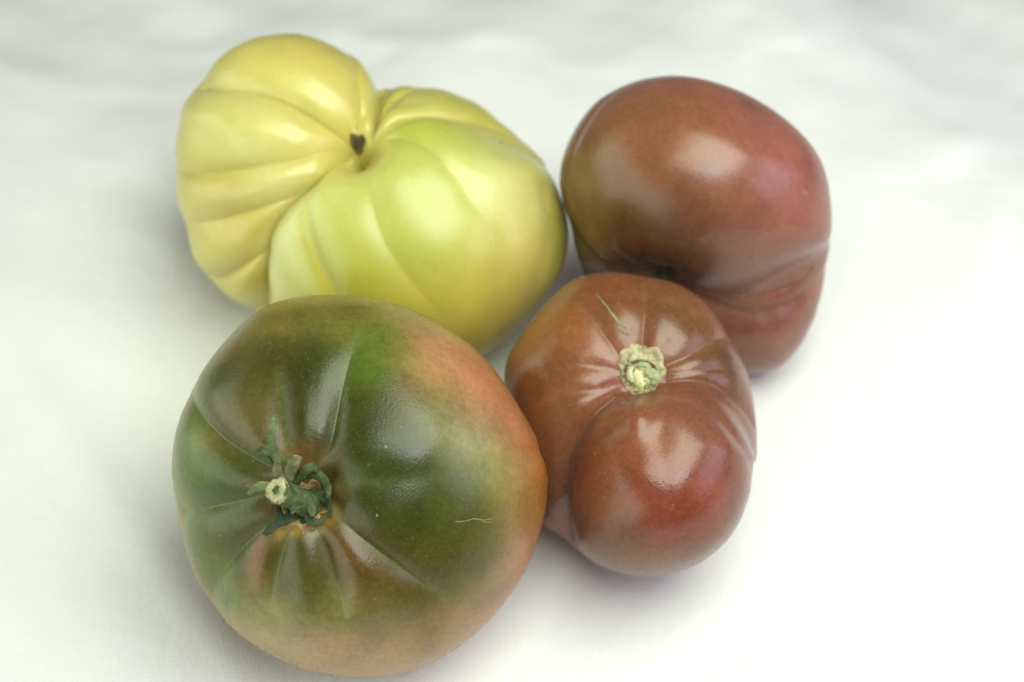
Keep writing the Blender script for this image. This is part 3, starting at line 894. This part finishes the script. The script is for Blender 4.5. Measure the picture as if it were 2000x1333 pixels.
def sweep(points, rx, ry, n=8, sub=4, twist=None, cup=0.0, up=(0, 0, 1)):
    """A tapering ribbon or rod along a smooth line; rx, ry half width and half thickness per point."""
    p = np.array(points, float)
    q = np.vstack([2 * p[0] - p[1], p, 2 * p[-1] - p[-2]])
    line, wx, wy = [], [], []
    m = len(p)
    for i in range(m - 1):
        for t in np.arange(sub) / sub:
            q0, q1, q2, q3 = q[i], q[i + 1], q[i + 2], q[i + 3]
            line.append(0.5 * (2 * q1 + (q2 - q0) * t + (2 * q0 - 5 * q1 + 4 * q2 - q3) * t * t + (3 * q1 - q0 - 3 * q2 + q3) * t ** 3))
            wx.append(rx[i] + (rx[i + 1] - rx[i]) * t)
            wy.append(ry[i] + (ry[i + 1] - ry[i]) * t)
    line.append(p[-1]); wx.append(rx[-1]); wy.append(ry[-1])
    line = np.array(line)
    tan = unit(np.gradient(line, axis=0))
    V, F = [], []
    sidev = None
    for i in range(len(line)):
        u = np.array(up, float) if sidev is None else np.cross(sidev, tan[i])
        s = unit(np.cross(tan[i], u) + 1e-9)
        sidev = s
        nrm = np.cross(s, tan[i])
        if twist is not None:
            a = twist * i / (len(line) - 1)
            s, nrm = s * math.cos(a) + nrm * math.sin(a), nrm * math.cos(a) - s * math.sin(a)
        for j in range(n):
            a = j / n * 2 * math.pi
            cx, cy = math.cos(a), math.sin(a)
            V.append(line[i] + s * cx * wx[i] + nrm * (cy * wy[i] + cup * wx[i] * (cx * cx - 0.5)))
    for i in range(len(line) - 1):
        for j in range(n):
            k = (j + 1) % n
            F.append((i * n + j, i * n + k, (i + 1) * n + k, (i + 1) * n + j))
    F.append(tuple(range(n - 1, -1, -1)))
    F.append(tuple((len(line) - 1) * n + j for j in range(n)))
    return np.array(V), F


# ------------------------------------------------------------------ the cloth
RIDGES = [  # x0, y0, x1, y1, height, half width: soft wrinkles of the cloth, metres
    (-0.2023, 0.1605, -0.1158, 0.1439, 0.0065, 0.008),
    (-0.1198, 0.1763, -0.0738, 0.1592, 0.005, 0.007),
    (-0.0178, 0.1723, 0.0451, 0.1477, 0.006, 0.008),
    (0.077, 0.1553, 0.1046, 0.1845, 0.006, 0.006),
    (0.1134, 0.0975, 0.1789, 0.1304, 0.006, 0.008),
    (0.1307, 0.0403, 0.1689, 0.1043, 0.0055, 0.007),
    (-0.1461, 0.1066, -0.1088, 0.0941, 0.0035, 0.006),
    (-0.1202, 0.0754, -0.1019, 0.0565, 0.0022, 0.005),
    (0.0829, 0.0098, 0.0951, -0.0561, 0.0005, 0.005),
    (0.1096, 0.0325, 0.1109, -0.0321, 0.0006, 0.006),
    (-0.139, -0.0082, -0.0996, -0.0727, 0.0005, 0.006),
    (-0.1397, 0.0483, -0.1066, 0.0325, 0.0008, 0.006),
    (0.0132, -0.0771, 0.0675, -0.0607, 0.0004, 0.005),
    (-0.0685, 0.1845, -0.0247, 0.1631, 0.0045, 0.007),
]


def cloth_height(x, y):
    r = np.hypot(x, y - 0.0)
    out = np.clip((r - 0.06) / 0.14, 0, 1)
    out = out * out * (3 - 2 * out)
    z = 0.0020 * out * (np.sin(31 * x + 17 * y + 0.6) + np.sin(-19 * x + 37 * y + 2.1) + 0.7 * np.sin(53 * x + 11 * y) + 0.35 * np.sin(97 * x - 61 * y + 1.0) + 0.22 * np.sin(71 * x + 139 * y))
    # the cloth falls away behind the fruit and lies there in soft folds
    q = np.clip((x - 0.08) / 0.07, 0, 1)
    y0 = 0.100 - 0.045 * q * q * (3 - 2 * q) + 0.012 * np.sin(23 * x + 0.5)
    b = np.clip(y - y0, 0, None)
    rise = -0.30 * (np.sqrt(b * b + 0.035 ** 2) - 0.035)
    fold = np.clip(b / 0.07, 0, 1)
    fold = fold * fold * (3 - 2 * fold)
    z = z + rise + 0.24 * fold * (0.0065 * np.sin(44 * x + 15 * y + 0.8 + 1.2 * np.sin(13 * x + 20 * y))
                           + 0.0045 * np.sin(83 * x - 33 * y + 1.3) + 0.0020 * np.sin(140 * x + 50 * y))
    for x0_, y0_, x1_, y1_, h, w in RIDGES:
        dx, dy = x1_ - x0_, y1_ - y0_
        n2 = dx * dx + dy * dy
        t = ((x - x0_) * dx + (y - y0_) * dy) / n2
        off = ((x - x0_) * dy - (y - y0_) * dx) / np.sqrt(n2) + 0.003 * np.sin(5 * t + 70 * x)
        along = np.clip(1.5 - np.abs(t - 0.5) * 2, 0, 1)
        u = off / w
        z = z + 0.30 * h * along * along * (3 - 2 * along) * np.exp(-np.where(u > 0, u * u, 0.35 * u * u))
    z = z + fold * 0.00011 * (np.sin(210 * x + 90 * y + 2 * np.sin(40 * y)) + np.sin(-150 * x + 230 * y + 2 * np.sin(50 * x)) + 0.7 * np.sin(330 * x - 190 * y))
    # faint creases left from folding
    z = z + 0.0009 * np.exp(-((0.8 * x + 0.6 * y + 0.105) / 0.006) ** 2) - 0.0012 * np.exp(-((0.5 * x - 0.86 * y - 0.092) / 0.007) ** 2)
    return z


def build_cloth():
    def axis(lo, hi, fine_lo, fine_hi, fine, coarse):
        a = np.arange(lo, fine_lo, coarse)
        b = np.arange(fine_lo, fine_hi, fine)
        c = np.arange(fine_hi, hi + 1e-6, coarse)
        return np.concatenate([a, b, c])
    xs = axis(-0.5, 0.6, -0.24, 0.24, 0.0025, 0.02)
    ys = axis(-0.34, 0.46, -0.14, 0.34, 0.0025, 0.02)
    X, Y = np.meshgrid(xs, ys, indexing='ij')
    Z = cloth_height(X, Y) - 0.0006
    n, m = X.shape
    k = np.arange(n * m).reshape(n, m)
    F = np.stack([k[:-1, :-1], k[1:, :-1], k[1:, 1:], k[:-1, 1:]], -1).reshape(-1, 4)
    V = np.stack([X, Y, Z], -1).reshape(-1, 3)
    # a real sheet: a second layer just under it and a hem round the edge
    U = V - np.array([0, 0, 0.0008])
    rim = np.concatenate([k[:, 0], k[-1, 1:], k[-2::-1, -1], k[0, -2::-1]])
    N = n * m
    hem = np.stack([rim[:-1], rim[1:], rim[1:] + N, rim[:-1] + N], -1)
    F = np.concatenate([F, F[:, ::-1] + N, hem[:, ::-1]])
    o = mesh_object('tablecloth', np.concatenate([V, U]), F, cloth_material())
    o['label'] = 'plain white cotton cloth spread under the four tomatoes and falling into soft folds behind them'
    o['category'] = 'cloth'
    return o


build_cloth()

# ------------------------------------------------------------------ the tomatoes
FRUIT['green'].update(groove_tint=(0.13, 0.16, 0.06), groove_mix=0.3)  # pale green crease lines: partly skin, partly reflected light put into the colour
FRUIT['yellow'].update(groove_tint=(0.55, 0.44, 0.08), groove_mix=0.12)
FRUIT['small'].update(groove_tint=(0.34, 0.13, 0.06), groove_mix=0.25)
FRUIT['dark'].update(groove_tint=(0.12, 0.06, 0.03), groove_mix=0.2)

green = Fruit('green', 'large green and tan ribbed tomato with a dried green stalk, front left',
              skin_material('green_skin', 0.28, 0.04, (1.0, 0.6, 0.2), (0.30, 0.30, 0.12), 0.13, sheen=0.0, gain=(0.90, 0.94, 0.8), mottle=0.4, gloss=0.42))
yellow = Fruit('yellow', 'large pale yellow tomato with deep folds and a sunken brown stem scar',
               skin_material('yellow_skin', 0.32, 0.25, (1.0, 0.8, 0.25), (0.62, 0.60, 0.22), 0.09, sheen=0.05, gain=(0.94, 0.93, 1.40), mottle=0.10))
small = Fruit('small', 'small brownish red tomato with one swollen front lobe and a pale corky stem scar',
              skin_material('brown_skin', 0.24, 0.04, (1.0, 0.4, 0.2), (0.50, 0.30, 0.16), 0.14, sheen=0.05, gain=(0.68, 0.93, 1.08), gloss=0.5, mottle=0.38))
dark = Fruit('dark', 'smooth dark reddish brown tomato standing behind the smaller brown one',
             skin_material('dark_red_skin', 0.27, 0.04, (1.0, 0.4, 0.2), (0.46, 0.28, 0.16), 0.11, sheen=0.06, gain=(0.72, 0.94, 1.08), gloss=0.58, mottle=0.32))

GREEN_LEAF = rough_material('dry_calyx_green', (0.022, 0.042, 0.011), (0.11, 0.155, 0.045), 420, 0.7, 0.5)
GREEN_DARK = rough_material('dry_calyx_dark_green', (0.008, 0.016, 0.005), (0.055, 0.085, 0.024), 420, 0.7, 0.5)
GREEN_PALE = rough_material('dry_calyx_pale_green', (0.04, 0.07, 0.02), (0.17, 0.21, 0.075), 380, 0.7, 0.5)
BEIGE = rough_material('dry_calyx_beige', (0.11, 0.115, 0.04), (0.30, 0.29, 0.13), 380, 0.75, 0.5)
BROWN = rough_material('withered_brown', (0.06, 0.035, 0.015), (0.22, 0.13, 0.06), 400, 0.8, 0.5)
CORK = rough_material('corky_scar', (0.13, 0.085, 0.03), (0.60, 0.56, 0.32), 330, 0.7, 0.8, 0.1)
CORK_PALE = rough_material('pale_corky_core', (0.42, 0.40, 0.18), (0.70, 0.68, 0.40), 260, 0.6, 0.5, 0.2)
CORK_GREEN = rough_material('green_corky_core', (0.22, 0.25, 0.10), (0.46, 0.50, 0.26), 300, 0.65, 0.6, 0.1)
OLIVE = rough_material('olive_scar', (0.03, 0.03, 0.012), (0.09, 0.09, 0.035), 380, 0.7, 0.5)
CORK_TAN = rough_material('tan_scar_rim', (0.16, 0.09, 0.03), (0.46, 0.31, 0.12), 380, 0.7, 0.6)
CUT = rough_material('cut_stalk_end', (0.24, 0.23, 0.10), (0.52, 0.50, 0.29), 500, 0.8, 0.6)
HOLE = rough_material('hollow_stalk', (0.03, 0.06, 0.015), (0.10, 0.16, 0.05), 500, 0.8, 0.4)
PIT = rough_material('brown_pit', (0.05, 0.035, 0.012), (0.24, 0.15, 0.05), 420, 0.8, 0.7)
PIT_DARK = rough_material('dark_stem_stub', (0.012, 0.014, 0.006), (0.13, 0.11, 0.05), 520, 0.8, 0.8)
NICK = rough_material('healed_nick', (0.15, 0.14, 0.05), (0.27, 0.25, 0.12), 500, 0.7, 0.4)
CRACK = rough_material('healed_crack', (0.22, 0.15, 0.07), (0.32, 0.30, 0.14), 420, 0.7, 0.6)

LOOK_OF = {'green': GREEN_LEAF, 'green_dark': GREEN_DARK, 'green_pale': GREEN_PALE, 'beige': BEIGE, 'brown': BROWN}
rng = np.random.RandomState(4)

# the stalk of the green tomato and its withered sepals
px = 1.0
cal_L, cal_F = patch(green, GREEN_SCAR, lambda a: 0.135 * (1 + 0.16 * math.sin(5 * a + 1) + 0.08 * math.sin(11 * a)),
                     lambda t, a: (9 * (1 - t ** 3) + 2.5 * math.sin(7 * a + 9 * t) * (1 - t) + 2.0 * math.sin(13 * a - 5 * t) * t * (1 - t) * 3) if t < 1 else -3)
green.part('calyx', cal_L, cal_F, GREEN_DARK)
rim_L, rim_F = patch(green, GREEN_SCAR, lambda a: 0.170 * (1 + 0.12 * math.sin(5 * a + 0.4) + 0.10 * math.sin(9 * a + 2) + 0.05 * math.sin(17 * a)),
                     lambda t, a: 3.0 * math.sin(math.pi * min(1, max(0, (t - 0.55) / 0.45))) + 0.8 if t < 1 else -2.5, 22, 96)
scar = green.part('stem_scar', rim_L, rim_F, CORK_TAN)
V, Fq = sweep(STALK, [27, 24, 22, 22, 24], [25, 22, 20, 21, 23], 20, 6)
V = V + rng.randn(*V.shape) * 0.5
stalk = green.part('stalk', V, Fq, GREEN_LEAF)
tip, prev = np.array(STALK[-1]), np.array(STALK[-2])
axis_d = unit(tip - prev)
sx = unit(np.cross(axis_d, (0, 1, 0.3))); sy = np.cross(axis_d, sx)
V, Fq = [], []
seg = 40
prof = [(25.5, -9), (26.5, -3), (25.5, 1.5), (21, 4.0), (15, 3.2), (10, 1.0), (7.5, -3.5), (6.5, -12)]
for i, (r, h) in enumerate(prof):
    for j in range(seg):
        a = j / seg * 2 * math.pi
        rr = r * (1 + 0.07 * math.sin(3 * a + 1) + 0.05 * math.sin(7 * a + i) + 0.04 * rng.randn())
        hh = h + 1.6 * math.sin(5 * a + 2 * i) * (1 if 1 < i < 6 else 0.3) + 0.5 * rng.randn()
        V.append(tip + axis_d * hh + (sx * math.cos(a) + sy * math.sin(a)) * rr * 0.86)
for i in range(len(prof) - 1):
    for j in range(seg):
        k = (j + 1) % seg
        Fq.append((i * seg + j, i * seg + k, (i + 1) * seg + k, (i + 1) * seg + j))
green.part('cut_end', np.array(V), Fq, CUT, stalk)
V = [tip + axis_d * -7]
for j in range(16):
    a = j / 16 * 2 * math.pi
    V.append(tip + axis_d * -5 + (sx * math.cos(a) + sy * math.sin(a)) * 7.5)
green.part('pith_hole', np.array(V), [(0, 1 + j, 1 + (j + 1) % 16) for j in range(16)], HOLE, stalk)
for i, (pts, wid, look) in enumerate(SEPALS):
    V, Fq = sweep(pts, [0.82 * w for w in wid], [max(1.1, 0.13 * w) for w in wid], 10, 6, twist=rng.uniform(-0.7, 0.7), cup=rng.uniform(-0.25, 0.35))
    V = V + rng.randn(*V.shape) * 0.35
    s = green.part('sepal', V, Fq, LOOK_OF[look])
    if look == 'brown':
        s['label'] = 'thin shrivelled brown sepal tip'

# corky stem scar of the small brown tomato
def cork_angle(a):
    return 0.235 * (1 + 0.03 * math.sin(3 * a + 0.6) + 0.04 * math.sin(7 * a + 1.4) + 0.03 * math.sin(13 * a))


def cork_lift(t, a):
    if t >= 0.999:
        return -2.0
    ring = 3.2 * math.exp(-((t - 0.84) / 0.09) ** 2)
    trough = -5.0 * math.exp(-((t - 0.66) / 0.08) ** 2) * (0.6 + 0.4 * math.sin(5 * a + 1))
    core = 2.0 * max(0, 1 - (t / 0.6) ** 2)
    crumb = 1.3 * math.sin(9 * a + 14 * t) * math.sin(17 * t + 3 * a) + 0.9 * math.sin(23 * a - 9 * t)
    return 2.6 + ring + 0.55 * trough + core + crumb * min(1, 3 * t) * 0.8


L_, F_ = patch(small, SMALL_SCAR, cork_angle, cork_lift, 30, 110)
cork = small.part('stem_scar', L_, F_, CORK)
d0, x0, y0 = around(SMALL_SCAR)
right = np.array([1.0, 0, 0]); upv = np.array([0, 1.0, 0])


def on_scar(u, v, lift=3.5):
    """a place on the scar, u to the fruit's right and v to its top"""
    D = unit(d0 + (right * u + upv * v) / 260.0)
    L = skin(D[None], small.S)[0]
    return L + unit(L) * lift


for pts, w, mat in [([(-6, 6), (-10, -8), (-4, -26), (8, -36)], [8, 11, 12, 7], CORK_PALE),
                    ([(12, 2), (26, -4), (34, -18), (26, -32)], [8, 13, 13, 8], CORK_GREEN),
                    ([(14, -14), (20, -24), (14, -34)], [6, 8, 5], CORK_PALE),
                    ([(-24, 12), (-28, -6), (-22, -26)], [4, 6, 5], CORK_PALE),
                    ([(-14, 18), (2, 22), (18, 18)], [5, 7, 6], CORK_GREEN),
                    ([(-36, 4), (-38, -10), (-34, -26)], [4, 5, 4], CORK)]:
    P = [on_scar(*q) for q in pts]
    V, Fq = sweep(P, w, [0.65 * q for q in w], 10, 6)
    V = V + rng.randn(*V.shape) * 0.6
    small.part('cork_lump', V, Fq, mat, cork)

for pts, w in [([(-26, 20), (-12, 27), (4, 29), (18, 25)], [2, 3.5, 3, 1.5]), ([(22, 24), (32, 12), (40, -4)], [1.5, 3.2, 2]), ([(-36, 16), (-41, 0), (-38, -14)], [1.5, 3.5, 2]),
               ([(-19, 8), (-21, -8), (-14, -26)], [1.2, 2.2, 1.2]), ([(11, 4), (14, -10), (20, -30)], [1.2, 2.4, 1.5]), ([(38, -14), (36, -24), (28, -36)], [1.2, 2.2, 1.2])]:
    P = [on_scar(*q, lift=6.0) for q in pts]
    V, Fq = sweep(P, w, [0.5 * q for q in w], 8, 6)
    V = V + rng.randn(*V.shape) * 0.5
    small.part('cork_dark_stroke', V, Fq, BROWN, cork)  # dark strokes raised on the cork, standing for shade in its crevices

# sunken scar of the yellow tomato, with the stub left in it
L_, F_ = patch(yellow, YELLOW_SCAR, lambda a: 0.09 * (0.62 + 0.38 * math.cos(a) ** 2 + 0.08 * math.sin(3 * a) + 0.06 * math.sin(8 * a)),
               lambda t, a: (3.0 + 2.0 * math.sin(6 * a + 8 * t) * t * (1 - t) * 3) if t < 1 else -3)
pit = yellow.part('stem_scar', L_, F_, PIT)
d1 = unit(np.array(YELLOW_SCAR))
P0 = skin(unit(d1 + np.array([0.02, 0.02, 0]))[None], yellow.S)[0]
V, Fq = sweep([P0 - 6 * d1, P0 + 2 * d1, P0 + 6 * d1 + (1, 1, 0)], [9, 9, 7], [9, 8, 8], 14, 4)
V = V + rng.randn(*V.shape) * 1.0
yellow.part('stem_stub', V, Fq, PIT_DARK, pit)

# stem scar of the dark tomato, down behind the small one
L_, F_ = patch(dark, DARK_SCAR, lambda a: 0.13 * (1 + 0.1 * math.sin(4 * a)), lambda t, a: 3.0 + 1.5 * math.sin(5 * a) * t if t < 1 else -3)
dark.part('stem_scar', L_, F_, OLIVE)

# healed nicks and cracks in the skins
OF = {'green': green, 'small': small, 'dark': dark, 'yellow': yellow}
for key, dirs, w in SCARS:
    fr = OF[key]
    D = unit(np.array(dirs))
    L = skin(D, fr.S)
    n = len(L)
    P = L - unit(L) * 0.12 * w
    ws = [w * (0.35 + 0.65 * math.sin(math.pi * (i + 0.6) / (n + 0.2))) for i in range(n)]
    V, Fq = sweep(P, ws, [max(0.7, 0.3 * q) for q in ws], 8, 5, up=unit(L.mean(0)))
    V = V + rng.randn(*V.shape) * 0.25
    fr.part('skin_scar', V, Fq, CRACK if key == 'small' and w > 3 else NICK)
